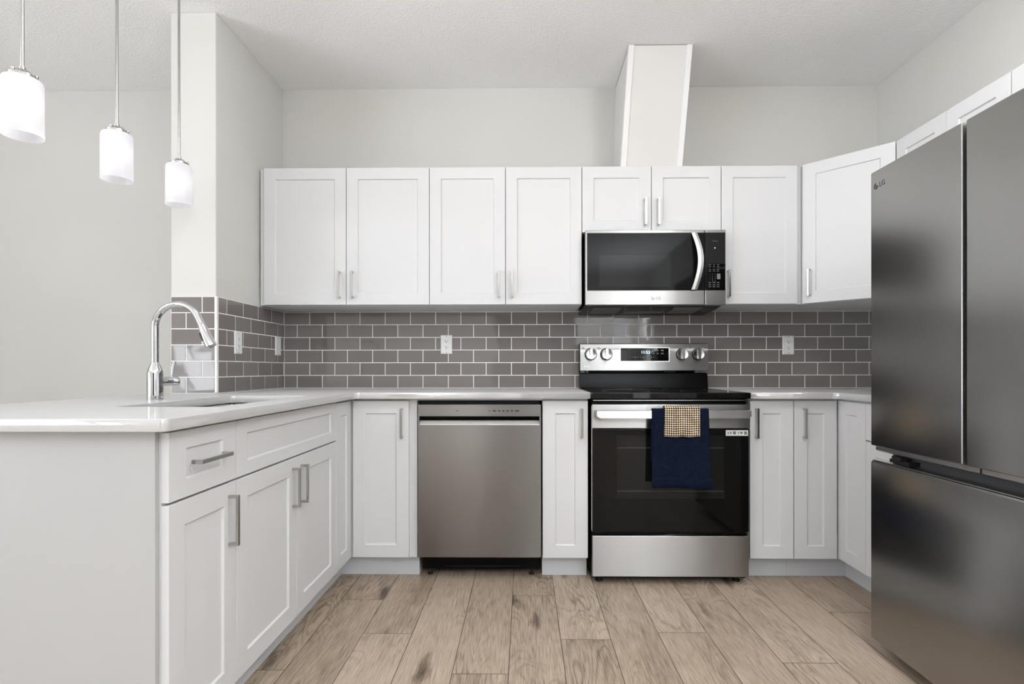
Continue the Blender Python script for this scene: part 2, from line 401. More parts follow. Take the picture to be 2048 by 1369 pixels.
def window(name, axis, u0, u1, z0, z1, c, mull):
    bm = bmesh.new(); t = .06
    def q(a, b, e, f):
        if axis == 'y': box(bm, a, b, c - .09, c - .03, e, f)
        else: box(bm, c - .09, c - .03, a, b, e, f)
    q(u0, u0+t, z0, z1); q(u1-t, u1, z0, z1); q(u0+t, u1-t, z0, z0+t); q(u0+t, u1-t, z1-t, z1)
    for k in range(1, mull):
        m_ = u0 + (u1-u0)*k/mull; q(m_ - t/2, m_ + t/2, z0+t, z1-t)
    o = struct(name, bm, 'plastic')
    return o
window('window_1', 'x', -3.55, -2.45, .55, 1.45, XW, 2)
window('window_2', 'y', 1.74, 2.0, .1, 2.2, YB, 1)
window('added_window_left', 'x', -1.95, .75, .45, 2.4, XW, 3)  # frame of the added left window, out of view
window('added_window_right', 'x', -3.2, -1.2, .9, 1.95, XR + .12, 2)  # frame of the added right window, out of view

# unseen hallway added behind the rear opening, its dimness put into near-black colour
HB = YB - 3.0
struct('wall_hall_left', B(-.72, -.6, HB, YB - .12, -.06, 2.6), 'hall'); struct('wall_hall_right', B(1.0, 1.12, HB, YB - .12, -.06, 2.6), 'hall')
struct('wall_hall_end', B(-.72, 1.12, HB - .12, HB, -.06, 2.6), 'hall')
bm = B(-.72, 1.12, HB, YB - .12, 2.6, 2.7); struct('ceiling_hall', bm, 'hall')
bm = B(-.6, 1.0, HB, YB, -.06, -.002); struct('floor_hall', bm, 'seam')
# ------------------------------------------------------------ tiled backsplash (real tiles on a grout bed)
PT, PZ, G = 0.1535, 0.0768, 0.0021
def tiles(u_edges_top, u_edges_odd, u0, u1, z0, rows, place, skip_below=None):
    """place(u, d, z) -> world point; d is distance out of the wall"""
    bm = bmesh.new(); rl = bm.faces.layers.float.new('rnd')
    def bx(ua, ub, za, zb, d0, d1, mi, inset=0.0, tilt=(0, 0)):
        P = []
        for d in (d0, d1):
            ii = inset if d == d1 else 0
            for (u, z) in ((ua+ii, za+ii), (ub-ii, za+ii), (ub-ii, zb-ii), (ua+ii, zb-ii)):
                dd = d + ((u-(ua+ub)/2)*tilt[0] + (z-(za+zb)/2)*tilt[1] if d == d1 else 0)
                P.append(bm.verts.new(place(u, dd, z)))
        r = random.random()
        for f in ((4, 5, 6, 7), (0, 1, 5, 4), (1, 2, 6, 5), (2, 3, 7, 6), (3, 0, 4, 7), (3, 2, 1, 0)):
            fc = bm.faces.new([P[i] for i in f]); fc.material_index = mi; fc[rl] = r
    bx(u0, u1, z0, z0 + rows*PZ, 0.0002, 0.0062, 1)
    for k in range(rows):
        top = (rows - 1 - k) % 2 == 0
        ed = sorted([u0] + [e for e in (u_edges_top if top else u_edges_odd) if u0 + .004 < e < u1 - .004] + [u1])
        for a, b in zip(ed, ed[1:]):
            if b - a < .008: continue
            bx(a+G, b-G, z0 + k*PZ + G, z0 + (k+1)*PZ - G, 0.0062, 0.0078, 0, 0.0009, (random.uniform(-.0035, .0035), random.uniform(-.006, .006)))
    return bm
ft = XL + 0.0078 + PT * 0   # first joint offset
top_b = [XL + 0.0103 + n*PT for n in range(0, 25)]; odd_b = [e + PT/2 for e in [XL + 0.0103 - PT] + top_b]
o = obj('tile_backsplash', tiles(top_b, odd_b, XL + .008, XR - .001, ZC, 6, lambda u, d, z: (u, D - d, z)), ['tile', 'grout'])
tag(o, 'long glossy taupe subway tile backsplash on the back wall behind the range', 'backsplash')
top_l = [3.209 - n*PT for n in range(0, 6)]; odd_l = [e - PT/2 for e in [3.209 + PT] + top_l]
o = obj('tile_backsplash', tiles(top_l, odd_l, YC + .006, D - .008, ZC, 6, lambda u, d, z: (XL + d, u, z)), ['tile', 'grout'])
tag(o, 'short taupe tile backsplash on the side wall, holding two wall plates', 'backsplash')
o = obj('tile_backsplash', tiles([-1.533], [-1.610], XC + .004, XL - .002, ZC, 6, lambda u, d, z: (u, YC - d, z)), ['tile', 'grout'])
tag(o, 'narrow taupe tile panel on the end of the stub wall behind the faucet', 'backsplash')
obj('edge_trim', B(XL - .002, XL + .0095, YC - .0095, YC + .006, ZC + .0005, ZC + 6*PZ), 'plastic', o, bevel=.003, label='white tile edge trim at the wall corner')

# ------------------------------------------------------------ cabinets
DT = 0.019
def shaker_bm(w, h, fx=0.062, fz=0.062, rec=0.007):
    """shaker panel door; x 0..w, z 0..h, front at y=0, back at y=DT"""
    bm = bmesh.new(); V = lambda x, y, z: bm.verts.new((x, y, z))
    o = [V(0, 0, 0), V(w, 0, 0), V(w, 0, h), V(0, 0, h)]
    i = [V(fx, 0, fz), V(w-fx, 0, fz), V(w-fx, 0, h-fz), V(fx, 0, h-fz)]
    s = 0.0035
    p = [V(fx+s, rec, fz+s), V(w-fx-s, rec, fz+s), V(w-fx-s, rec, h-fz-s), V(fx+s, rec, h-fz-s)]
    b = [V(0, DT, 0), V(w, DT, 0), V(w, DT, h), V(0, DT, h)]
    for k in range(4):
        n = (k+1) % 4
        bm.faces.new((o[k], o[n], i[n], i[k])); bm.faces.new((i[k], i[n], p[n], p[k])); bm.faces.new((o[n], o[k], b[k], b[n]))
    bm.faces.new(p); bm.faces.new(b[::-1])
    return bm
def handle_bm(L=0.146, vertical=True):
    """square bar pull, centred, standing off toward -y"""
    bm = bmesh.new(); h = L/2; t = .0055; d = .030
    pts_o = [(-h, 0), (-h, -d), (h, -d), (h, 0)]; pts_i = [(-h+.009, 0), (-h+.009, -d+.008), (h-.009, -d+.008), (h-.009, 0)]
    rings = []
    for c in (-t, t):
        r = []
        for (a, y) in pts_o + pts_i[::-1]:
            r.append(bm.verts.new((c, y, a) if vertical else (a, y, c)))
        rings.append(r)
    n = 8
    bm.faces.new([rings[0][k] for k in (0, 1, 6, 7)]); bm.faces.new([rings[0][k] for k in (1, 2, 5, 6)]); bm.faces.new([rings[0][k] for k in (2, 3, 4, 5)])
    bm.faces.new([rings[1][k] for k in (7, 6, 1, 0)]); bm.faces.new([rings[1][k] for k in (6, 5, 2, 1)]); bm.faces.new([rings[1][k] for k in (5, 4, 3, 2)])
    for k in range(n): bm.faces.new((rings[0][k], rings[0][(k+1) % n], rings[1][(k+1) % n], rings[1][k]))
    return bm
gap = 0.0016
def door(parent, x0, x1, z0, z1, handle=None, name='door', fx=.062, fz=.062, y=-DT, rz=0, off=None):
    """handle: None or (x, z, vertical) in cabinet coordinates"""
    w, h = x1 - x0 - 2*gap, z1 - z0 - 2*gap
    loc = (x0 + gap, y, z0 + gap) if off is None else off
    d = obj(name, shaker_bm(w, h, fx, fz), 'white', parent, loc, rz, bevel=.0016)
    if handle:
        hx, hz, vert = handle
        obj('handle', handle_bm(vertical=vert), 'nickel', d, (hx - x0 - gap, 0, hz - z0 - gap), bevel=.0012)
    return d

# ---- upper cabinets on the back wall. Local frame: front of box at y=0, box runs to y=+depth
ZU0, ZU1 = 1.391, 2.147; YU = 2.927; DU = D - YU
HT = 'handles'
def upper(name, x0, x1, z0, z1, doors, label, group=None, filler=None):
    e = empty(name, (x0, YU, z0), label=label, cat='cabinet', group=group)
    h = z1 - z0
    obj('body', B(0.0004, x1-x0-.0004, 0, DU-.001, .0, h-.002), 'white', e, bevel=.001)
    for (a, b, hs) in doors:
        hh = None
        if hs: hh = ((b - x0 - .036) if hs == 'r' else (a - x0 + .036), .110, True)
        door(e, a - x0, b - x0, .0, h, hh)
    return e
e = upper('wall_cabinet', -1.462, -.521, ZU0, ZU1, [(-1.436, -.979, 'r'), (-.979, -.521, 'l')], 'tall white double-door wall cabinet at the left end, against the side wall')
e = upper('wall_cabinet', -.521, .315, ZU0, ZU1, [(-.521, -.103, 'r'), (-.103, .315, 'l')], 'tall white double-door wall cabinet directly left of the microwave')
ZM = 1.784
e = upper('wall_cabinet', .315, 1.073, ZM, ZU1, [(.315, .694, 'r'), (.694, 1.073, 'l')], 'short white double-door wall cabinet on top of the microwave')
e = upper('wall_cabinet', 1.073, 1.515, ZU0, ZU1, [(1.073, 1.487, 'l')], 'narrow single-door white wall cabinet directly right of the microwave')
# diagonal corner
e = empty('corner_wall_cabinet', (1.517, 2.614, ZU0), label='white wall cabinet set diagonally across the right corner, above the counter', cat='cabinet')
bm = bmesh.new(); A_ = (1.517, 2.922); B_ = (1.825, 2.614)
prism(bm, [(A_[0]-1.517+.001, D-.001-2.614), (A_[0]-1.517+.001, A_[1]-2.614), (B_[0]-1.517, 0.001), (XR-.001-1.517, 0.001), (XR-.001-1.517, D-.001-2.614)], 0, ZU1-ZU0-.002)
obj('body', bm, 'white', e, bevel=.001)
dl = math.hypot(B_[0]-A_[0], B_[1]-A_[1])
ux = (B_[0]-A_[0])/dl; uy = (B_[1]-A_[1])/dl
st = .010
loc = (A_[0] + ux*st - DT*.7071 - 1.517, A_[1] + uy*st - DT*.7071 - 2.614, gap)
d = obj('door', shaker_bm(dl - .018, ZU1-ZU0-2*gap), 'white', e, loc, -PI/4, bevel=.0016)
obj('handle', handle_bm(), 'nickel', d, (.034, 0, .110), bevel=.0012)
# right wall uppers: local x runs towards -Y
def right_unit(name, y0, y1, z0, z1, xf, depth, label, doors, toe=False, group=None):
    e = empty(name, (xf, y0, 0 if toe else z0), -PI/2, label=label, cat='cabinet', group=group)
    return e
YR1, YR2, YR3 = 2.609, 1.998, 1.10
e = empty('wall_cabinet', (1.829, YR1 - .001, ZU0), -PI/2, label='white double-door wall cabinet on the right wall, between the corner cabinet and the fridge', cat='cabinet')
obj('body', B(0, YR1-YR2-.002, 0, XR-.001-1.829, 0, ZU1-ZU0-.002), 'white', e, bevel=.001)
W2 = (YR1-YR2)/2
door(e, 0, W2, 0, ZU1-ZU0, (W2-.036, .110, True)); door(e, W2, 2*W2-.001, 0, ZU1-ZU0, (W2+.036, .110, True))
e = empty('wall_cabinet', (1.829, YR2 - .002, 1.80), -PI/2, label='white wall cabinet mounted above the fridge, mostly hidden by it', cat='cabinet')
obj('body', B(0, YR2-YR3-.002, 0, XR-.001-1.829, 0, ZU1-1.80-.002), 'white', e, bevel=.001)
W2 = (YR2-YR3)/2
door(e, 0, W2, 0, ZU1-1.80, (W2-.036, .1, True)); door(e, W2, 2*W2-.002, 0, ZU1-1.80, (W2+.036, .1, True))

# ---- base cabinets
ZB0, ZB1, ZBT = 0.110, 0.884, 0.893
YF = 2.623                      # front of the boxes of the back run
def base_back(name, x0, x1, doors, label, group=None):
    e = empty(name, (x0, YF, 0), label=label, cat='cabinet', group=group)
    dp = D - .001 - YF
    obj('body', B(.0004, x1-x0-.0004, 0, dp, ZB0-.004, ZBT), 'white', e, bevel=.001)
    obj('toe_kick', B(.0004, x1-x0-.0004, .056, dp, 0, ZB0-.005), 'toe', e)
    for (a, b, hs) in doors:
        door(e, a-x0, b-x0, ZB0, ZB1, ((b-x0-.032) if hs == 'r' else (a-x0+.030), .774, True))
    return e
base_back('base_cabinet', .0875, .312, [(.0875, .312, 'r')], 'narrow white base cabinet between the dishwasher and the range')
base_back('base_cabinet', 1.097, 1.312, [(1.098, 1.312, 'l')], 'narrow white base cabinet directly right of the range')
# left corner unit (L shaped)
XP = -.872                      # front plane of the peninsula boxes (doors stand at -0.853)
e = empty('corner_base_cabinet', (XP, YF, 0), label='white L-shaped corner base cabinet left of the dishwasher, with one wide and one slim door', cat='cabinet')
bm = bmesh.new(); cx, cy = XP, YF
def rel(pts): return [(x - cx, y - cy) for x, y in pts]
prism(bm, rel([(XL+.001, 2.398), (XP, 2.398), (XP, YF), (-.5305, YF), (-.5305, D-.001), (XL+.001, D-.001)]), ZB0-.004, ZBT)
obj('body', bm, 'white', e, bevel=.001)
bm = bmesh.new(); prism(bm, rel([(XL+.001, 2.398), (XP-.055, 2.398), (XP-.055, YF+.056), (-.5305, YF+.056), (-.5305, D-.001), (XL+.001, D-.001)]), 0, ZB0-.005)
obj('toe_kick', bm, 'toe', e)
door(e, -.846-cx, -.567-cx, ZB0, ZB1, (-.567-cx-.034, .774, True))
d = obj('door', shaker_bm(2.603-2.397, ZB1-ZB0-2*gap, .060), 'white', e, (DT, 2.397-cy, ZB0+gap), PI/2, bevel=.0016)
# right corner unit
XRF = 1.549
e = empty('corner_base_cabinet', (XRF, YF, 0), label='white L-shaped corner base cabinet in the right corner beside the fridge', cat='cabinet')
cx, cy = XRF, YF
bm = bmesh.new(); prism(bm, rel([(1.3125, YF), (XRF, YF), (XRF, 2.403), (XR-.001, 2.403), (XR-.001, D-.001), (1.3125, D-.001)]), ZB0-.004, ZBT)
obj('body', bm, 'white', e, bevel=.001)
bm = bmesh.new(); prism(bm, rel([(1.3125, YF+.056), (XRF+.058, YF+.056), (XRF+.058, 2.403), (XR-.001, 2.403), (XR-.001, D-.001), (1.3125, D-.001)]), 0, ZB0-.005)
obj('toe_kick', bm, 'toe', e)
door(e, 1.313-cx, 1.522-cx, ZB0, ZB1, (1.313-cx+.046, .774, True))
d = obj('door', shaker_bm(2.612-2.403, ZB1-ZB0-2*gap, .060), 'white', e, (-DT, 2.612-cy, ZB0+gap), -PI/2, bevel=.0016)
# right run, drawer over door, before the fridge
e = empty('base_cabinet', (XRF, 2.4025, 0), -PI/2, label='white drawer-over-door base cabinet on the right run, nearly hidden behind the fridge edge', cat='cabinet')
wd = 2.4025 - 1.992
obj('body', B(0, wd, 0, XR-.001-XRF, ZB0-.004, ZBT), 'white', e, bevel=.001)
obj('toe_kick', B(0, wd, .058, XR-.001-XRF, 0, ZB0-.005), 'toe', e)
door(e, 0, wd, ZB0, .714, (wd-.036, .60, True)); door(e, 0, wd, .717, ZB1, (wd/2, .80, False), name='drawer', fz=.045)
# peninsula units: local x runs towards +Y, front faces +X
Y0P, Y1P, Y2P = 1.262, 1.563, 2.3965
e = empty('base_cabinet', (XP, Y0P, 0), PI/2, label='white peninsula base cabinet nearest the camera, one drawer above one door', cat='cabinet')
W_ = Y1P - Y0P; dpP = XP - (XL - .03)
obj('body', B(.003, W_-.0005, 0, dpP, ZB0-.004, ZBT), 'white', e, bevel=.001)
obj('toe_kick', B(.003, W_-.0005, .055, dpP, 0, ZB0-.005), 'toe', e)
door(e, 0, W_, ZB0, .711, (W_-.040, .602, True)); door(e, 0, W_, .714, ZB1+.003, (W_/2+.01, .800, False), name='drawer', fz=.046, fx=.068)
e = empty('sink_base_cabinet', (XP, Y1P, 0), PI/2, label='wide white two-door peninsula cabinet with false drawer front, below the sink', cat='cabinet')
W_ = Y2P - Y1P
bm = bmesh.new(); t = .016
box(bm, .0005, t, 0, dpP, ZB0-.004, ZBT); box(bm, W_-t, W_-.0005, 0, dpP, ZB0-.004, ZBT); box(bm, t, W_-t, 0, dpP, ZB0-.004, ZB0+.012); box(bm, t, W_-t, dpP-t, dpP, ZB0+.012, ZBT)
box(bm, t, W_-t, 0, .018, .66, ZBT); box(bm, t, W_-t, 0, .018, ZB0+.012, ZB0+.04)
obj('body', bm, 'white', e)
obj('toe_kick', B(.0005, W_-.0005, .055, dpP, 0, ZB0-.005), 'toe', e)
door(e, 0, W_/2, ZB0, .711, (W_/2-.036, .602, True)); door(e, W_/2, W_, ZB0, .711, (W_/2+.038, .602, True))
door(e, 0, W_, .714, ZB1+.003, None, name='false_drawer_front', fz=.042, fx=.062)
# end panel
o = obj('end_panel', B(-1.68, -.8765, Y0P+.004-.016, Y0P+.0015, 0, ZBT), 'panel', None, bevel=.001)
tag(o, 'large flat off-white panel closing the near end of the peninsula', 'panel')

# ------------------------------------------------------------ countertops
r = .022
XE = -.823; YE = 2.566; YN = 1.209
out = [(-1.725, YN)] + arc(XE-r, YN+r, r, -90, 0) + arc(XE+.03, YE-.03, .03, 180, 90) + [(.3185, YE), (.3185, D-.001), (XL+.0005, D-.001), (XL+.0005, YC-.0005), (-1.725, YC-.0005)]
SX0, SX1, SY0, SY1 = -1.262, -.936, 1.600, 2.276; rs = .02
hole = arc(SX0+rs, SY0+rs, rs, 180, 270, 5) + arc(SX1-rs, SY0+rs, rs, 270, 360, 5) + arc(SX1-rs, SY1-rs, rs, 0, 90, 5) + arc(SX0+rs, SY1-rs, rs, 90, 180, 5)
# recess the outer corner over the stub wall end
o = plate('countertop', out, [hole[::-1]], ZBT + .0005, ZC, 'quartz')
tag(o, 'white quartz countertop wrapping from the peninsula to the left side of the range', 'countertop')
out = [(1.0835, D-.001), (1.0835, YE)] + arc(1.507-.05, YE-.05, .05, 90, 0) + [(1.507, 1.995), (XR-.001, 1.995), (XR-.001, D-.001)]
o = plate('countertop', out, [], ZBT + .0005, ZC, 'quartz')
tag(o, 'white quartz countertop to the right of the range, running behind the fridge', 'countertop')

# ------------------------------------------------------------ sink
e = empty('sink', ((SX0+SX1)/2, (SY0+SY1)/2, .70), label='stainless steel undermount sink set into the peninsula countertop', cat='sink')
bm = bmesh.new(); xa, xb, ya, yb = SX0-.004-e.location.x, SX1+.004-e.location.x, SY0-.004-e.location.y, SY1+.004-e.location.y
box(bm, xa-.012, xb+.012, ya-.012, yb+.012, 0, .1925)
f = [f for f in bm.faces if f.normal.z > .9 or f.calc_center_median().z > .19][0]
bm.faces.remove(f)
bm.faces.ensure_lookup_table()
def bowl(bm):
    z1 = .1925; z0 = .004
    t = [bm.verts.new((x, y, z1)) for x, y in ((xa, ya), (xb, ya), (xb, yb), (xa, yb))]
    b = [bm.verts.new((x, y, z0)) for x, y in ((xa+.02, ya+.02), (xb-.02, ya+.02), (xb-.02, yb-.02), (xa+.02, yb-.02))]
    o_ = [bm.verts.new((x, y, z1)) for x, y in ((xa-.012, ya-.012), (xb+.012, ya-.012), (xb+.012, yb+.012), (xa-.012, yb+.012))]
    for k in range(4):
        n = (k+1) % 4
        bm.faces.new((t[k], t[n], b[n], b[k])); bm.faces.new((o_[k], o_[n], t[n], t[k]))
    bm.faces.new(b)
bowl(bm); bmesh.ops.remove_doubles(bm, verts=bm.verts[:], dist=.0001)
obj('basin', bm, 'sink', e, bevel=.006, seg=3)
bm = bmesh.new(); lathe(bm, [(.055, .0045), (.055, .007), (.042, .008), (.035, .006)], 28)
obj('drain', bm, 'chrome', e, smooth='sharp')

# ------------------------------------------------------------ faucet
FX, FY = -1.386, 1.977
e = empty('faucet', (FX, FY, ZC), label='tall chrome gooseneck pull-down kitchen faucet on the peninsula countertop', cat='faucet')
bm = bmesh.new()
lathe(bm, [(.0265, .0004), (.0265, .098), (.0255, .106), (.0235, .113), (.016, .132), (.0132, .140)], 40)
obj('base', bm, 'chrome', e, smooth='sharp')
bm = bmesh.new(); R = .086; zc = .272
pts = [(0, 0, .1401), (0, 0, .18), (0, 0, .23), (0, 0, .26)] + [(R - R*math.cos(math.radians(a)), 0, zc + R*math.sin(math.radians(a))) for a in range(0, 157, 6)]
a = math.radians(156); tdir = Vector((math.sin(a), 0, math.cos(a))); pe = Vector((R - R*math.cos(a), 0, zc + R*math.sin(a)))
pts.append(pe + tdir*.028)
tube(bm, pts, .0122, 24)
obj('spout', bm, 'chrome', e, smooth='sharp')
bm = bmesh.new(); m4 = frame_to(pe + tdir*.024, tdir)
lathe(bm, [(.0125, 0), (.0145, .003), (.0145, .018), (.0155, .022), (.0195, .086), (.0195, .092), (.016, .094)], 32, m4)
hd = obj('spray_head', bm, 'chrome', e, smooth='sharp')
bm = bmesh.new(); c = pe + tdir*.072 + Vector((-.8, -.58, -.42)).normalized()*.0165
lathe(bm, [(.0035, -.016), (.0045, -.013), (.0045, .013), (.0035, .016)], 12, frame_to(c, tdir))
obj('spray_button', bm, 'slot', hd, smooth='sharp', label='black spray button')
hdir = Vector((.45, .89, 0)).normalized()
bm = bmesh.new(); lathe(bm, [(.0175, .018), (.0175, .056), (.0165, .0575), (.0165, .060), (.0175, .0615), (.0175, .082), (.015, .084)], 32, frame_to((0, 0, .068), hdir))
hb = obj('handle', bm, 'chrome', e, smooth='sharp')
bm = bmesh.new(); p0 = hdir*.062 + Vector((0, 0, .083)); tube(bm, [p0, p0 + Vector((.001, .002, .03)), p0 + Vector((.004, .007, .062))], .004, 12, [.0042, .0046, .0062])
obj('lever', bm, 'chrome', hb, smooth='sharp')

# ------------------------------------------------------------ wall plates
def outlet(label, loc, rz, duplex=True, group=None):
    e = empty('wall_outlet' if duplex else 'blank_wall_plate', loc, rz, label=label, cat='outlet' if duplex else 'wall plate')
    bm = bmesh.new(); w, h = .0355, .0575
    a = [bm.verts.new((x, 0, z)) for x, z in ((-w, -h), (w, -h), (w, h), (-w, h))]
    b = [bm.verts.new((x, -.005, z)) for x, z in ((-w+.004, -h+.004), (w-.004, -h+.004), (w-.004, h-.004), (-w+.004, h-.004))]
    for k in range(4): bm.faces.new((a[k], a[(k+1) % 4], b[(k+1) % 4], b[k]))
    bm.faces.new(b); bm.faces.new(a[::-1])
    obj('cover_plate', bm, 'plastic', e, bevel=.0008)
    if duplex:
        f_ = obj('receptacle', B(-.0165, .0165, -.0072, -.005, -.0335, .0335), 'plastic', e, bevel=.001)
        bm = bmesh.new()
        for s in (-.019, .017):
            box(bm, -.0078, -.0050, -.00745, -.0072, s, s+.010); box(bm, .0052, .0074, -.00745, -.0072, s+.001, s+.009)
            lathe(bm, [(.0028, 0), (.0028, .0003)], 12, frame_to((0, -.0072, s-.005), (0, -1, 0)))
        obj('socket_slots', bm, 'slot', f_, label='black socket slots')
    for z in (-.048, .048):
        bm = bmesh.new(); lathe(bm, [(.0028, 0), (.0024, .0008)], 12, frame_to((0, -.0049, z), (0, -1, 0)))
        obj('screw', bm, 'grey_mark', e)
    return e
YT = D - .0079
outlet('white outlet on the back wall tiles between the corner and the range, above the dishwasher', (-.472, YT, 1.187), 0)
outlet('white outlet on the back wall tiles to the right of the range', (1.587, YT, 1.181), 0)
outlet('white outlet on the side wall tiles nearest the faucet', (XL + .0079, 2.694, 1.173), PI/2)
outlet('white blank wall plate on the side wall tiles near the corner', (XL + .0079, 3.133, 1.177), PI/2, duplex=False)

# ------------------------------------------------------------ duct chase above the microwave
e = empty('duct_chase', (.695, 3.05, ZU1), label='white boxed vent duct rising from the wall cabinets to the ceiling above the microwave', cat='duct')
def hull(bot, top, z0, z1, e):
    bm = bmesh.new(); ox, oy, oz = e.location
    a = [bm.verts.new((x-ox, y-oy, z0-oz)) for x, y in bot]; b = [bm.verts.new((x-ox, y-oy, z1-oz)) for x, y in top]
    n = len(a); bm.faces.new(a[::-1]); bm.faces.new(b)
    for i in range(n): bm.faces.new((a[i], a[(i+1) % n], b[(i+1) % n], b[i]))
    return bm
bx0, bx1, by = .530, .868, 2.932; tx0, tx1, ty = .549, .884, 2.796; ZT = ZCEIL - .004
obj('casing', hull([(bx0+.004, by+.003), (bx1-.004, by+.003), (bx1-.004, D-.001), (bx0+.004, D-.001)], [(tx0+.004, ty+.003), (tx1-.004, ty+.003), (tx1-.004, D-.001), (tx0+.004, D-.001)], ZU1, ZT, e), 'chase', e)
for (b0, b1, t0, t1) in ((bx0, bx0+.031, tx0, tx0+.029), (bx1-.031, bx1, tx1-.029, tx1)):
    obj('corner_trim', hull([(b0, by-.002), (b1, by-.002), (b1, by+.030), (b0, by+.030)], [(t0, ty-.002), (t1, ty-.002), (t1, ty+.030), (t0, ty+.030)], ZU1, ZT+.002, e), 'chase_trim', e, bevel=.0015)
obj('gap_shadow_strip', hull([(tx0+.004, ty+.008), (tx1-.004, ty+.008), (tx1-.004, D-.01), (tx0+.004, D-.01)], [(tx0+.004, ty+.008), (tx1-.004, ty+.008), (tx1-.004, D-.01), (tx0+.004, D-.01)], ZT+.0002, ZCEIL-.0003, e), 'matte_black', e, label='black strip standing for the shadow in the gap at the ceiling')  # solid black strip in place of the shade inside the gap

# ------------------------------------------------------------ LG roundel + letters
def brand(name, parent, m4, size, mat, ring=True):
    """round emblem with letters beside it, local x right, y up"""
    bm = bmesh.new()
    def T(x, y, z=0): return m4 @ Vector((x, y, z))
    R0 = size*.62; cx_ = -size*1.15
    # disc with a face cut: outer ring, inner L stroke and dot
    def ringm(r0, r1, a0, a1, n=24):
        vs = []
        for i in range(n+1):
            a = math.radians(a0 + (a1-a0)*i/n)
            vs.append((bm.verts.new(T(cx_ + r0*math.cos(a), r0*math.sin(a), .0004)), bm.verts.new(T(cx_ + r1*math.cos(a), r1*math.sin(a), .0004))))
        for (a, b), (c, d) in zip(vs, vs[1:]): bm.faces.new((a, b, d, c))
    def quad(x0, x1, y0, y1):
        bm.faces.new([bm.verts.new(T(cx_ + x, y, .0004)) for x, y in ((x0, y0), (x1, y0), (x1, y1), (x0, y1))])
    ringm(R0*.80, R0, -350 + 360, 360 + 75 - 75 + 0 - 0)  if False else ringm(R0*.80, R0, 78, 360)
    ringm(R0*.52, R0*.66, 95, 360)
    ringm(0.0001, R0*.17, 0, 360, 12) if False else None
    quad(-R0*.05, R0*.06, -R0*.38, R0*.42); quad(-R0*.05, R0*.30, -R0*.38, -R0*.26); quad(-R0*.42, -R0*.2, R0*.18, R0*.4)
    quad(0, R0*.9, -R0*.07, R0*.07)
    text_bm('LG', size*1.45, m4 @ Matrix.Translation((size*.75, 0, 0)), .0003, 0, bm)
    return obj(name, bm, mat, parent)

# ------------------------------------------------------------ microwave
MX0, MX1, MYF, MZ0, MZ1 = .3255, 1.0745, 2.845, 1.380, 1.7815
e = empty('microwave', (MX0, MYF, MZ0), label='stainless and black over-the-range microwave mounted below the short wall cabinet', cat='microwave')
mw, mh = MX1-MX0, MZ1-MZ0
# body with sloped bottom towards the wall
bm = bmesh.new(); profile_x(bm, [(.046, .004), (.046, mh), (D-.0086-MYF, mh), (D-.0086-MYF, -.020), (.16, -.012)], .002, mw-.002)
obj('body', bm, 'black', e, bevel=.002)
XS = .637    # split between door and control panel
def bezel(name, x0, x1, mats, win=None):
    return
GZ0, GZ1 = .077, mh-.016
bm = bmesh.new(); box(bm, 0, XS-.0012, 0, .045, 0, mh); dr = obj('door', bm, 'steel', e, bevel=.004, seg=3, label='stainless microwave door with black glass')
bm = bmesh.new(); box(bm, .010, XS-.0014, -.0012, .0005, GZ0, GZ1); obj('door_glass', bm, 'mw_glass', dr, bevel=.0006, label='black door glass')
bm = bmesh.new(); box(bm, .075, .455, -.00135, -.0012, GZ0+.02, GZ1-.12); obj('viewing_window', bm, 'mw_window', dr)
# curved handle: convex strip
bm = bmesh.new(); n = 20; prev = None; hx = .563
for i in range(n+1):
    s = i/n; z = GZ0 + .003 + s*(GZ1-GZ0-.006); b_ = math.sin(PI*s)
    yo = -.014 - .034*b_ ; xo = hx + .024*b_; w_ = .030
    ring = [bm.verts.new(p) for p in ((xo, yo+.004, z), (xo + w_*.5, yo-.003, z), (xo + w_, yo+.004, z), (xo + w_, yo+.010, z), (xo, yo+.010, z))]
    if prev:
        for k in range(5): bm.faces.new((prev[k], prev[(k+1) % 5], ring[(k+1) % 5], ring[k]))
    else: bm.faces.new(ring[::-1])
    prev = ring
bm.faces.new(prev)
hnd = obj('handle', bm, 'steel_bright', dr, smooth='sharp', label='bowed stainless door handle')
for z in (GZ0+.012, GZ1-.012): obj('standoff', B(hx+.006, hx+.020, -.012, -.0012, z-.007, z+.007), 'black', hnd)
cp = obj('control_panel', B(XS+.0012, mw, 0, .045, 0, mh), 'steel', e, bevel=.004, seg=3)
obj('panel_glass', B(XS+.0014, mw-.004, -.0012, .0005, GZ0, GZ1), 'glass_black', cp, bevel=.0006, label='black glass control panel')
bm = bmesh.new(); px0 = XS+.014
for r_, z in enumerate((.213, .203, .189, .180)):
    for c_ in range(3):
        x = px0 + .012 + c_*.022; box(bm, x-.006, x+.006, -.0014, -.0012, z-.0012, z+.0012)
for r_ in range(4):
    for c_, ch in enumerate((('1', '2', '3'), ('4', '5', '6'), ('7', '8', '9'), ('*', '0', '#'))[r_]):
        text_bm(ch, .008, FRONT(px0 + .012 + c_*.014, -.0013, .162 - r_*.012), .0001, 0, bm)
box(bm, px0+.050, px0+.068, -.0014, -.0012, .137, .166)
for z in (.118, .106, .096):
    for c_ in range(3):
        x = px0 + .012 + c_*.022; box(bm, x-.007, x+.007, -.0014, -.0012, z-.0017, z+.0017)
text_bm('Sensor', .011, FRONT(XS+.055, -.0013, GZ1-.045), .0001, 0, bm)
obj('button_markings', bm, 'grey_mark', cp, label='grey button markings')
bm = text_bm('6', .012, FRONT(XS+.053, -.0013, GZ1-.082), .0001); obj('display_digit', bm, 'digits_dim', cp, label='lit display digit')
brand('brand_mark', dr, FRONT(.378, -.0003, .036), .015, 'dark_mark')
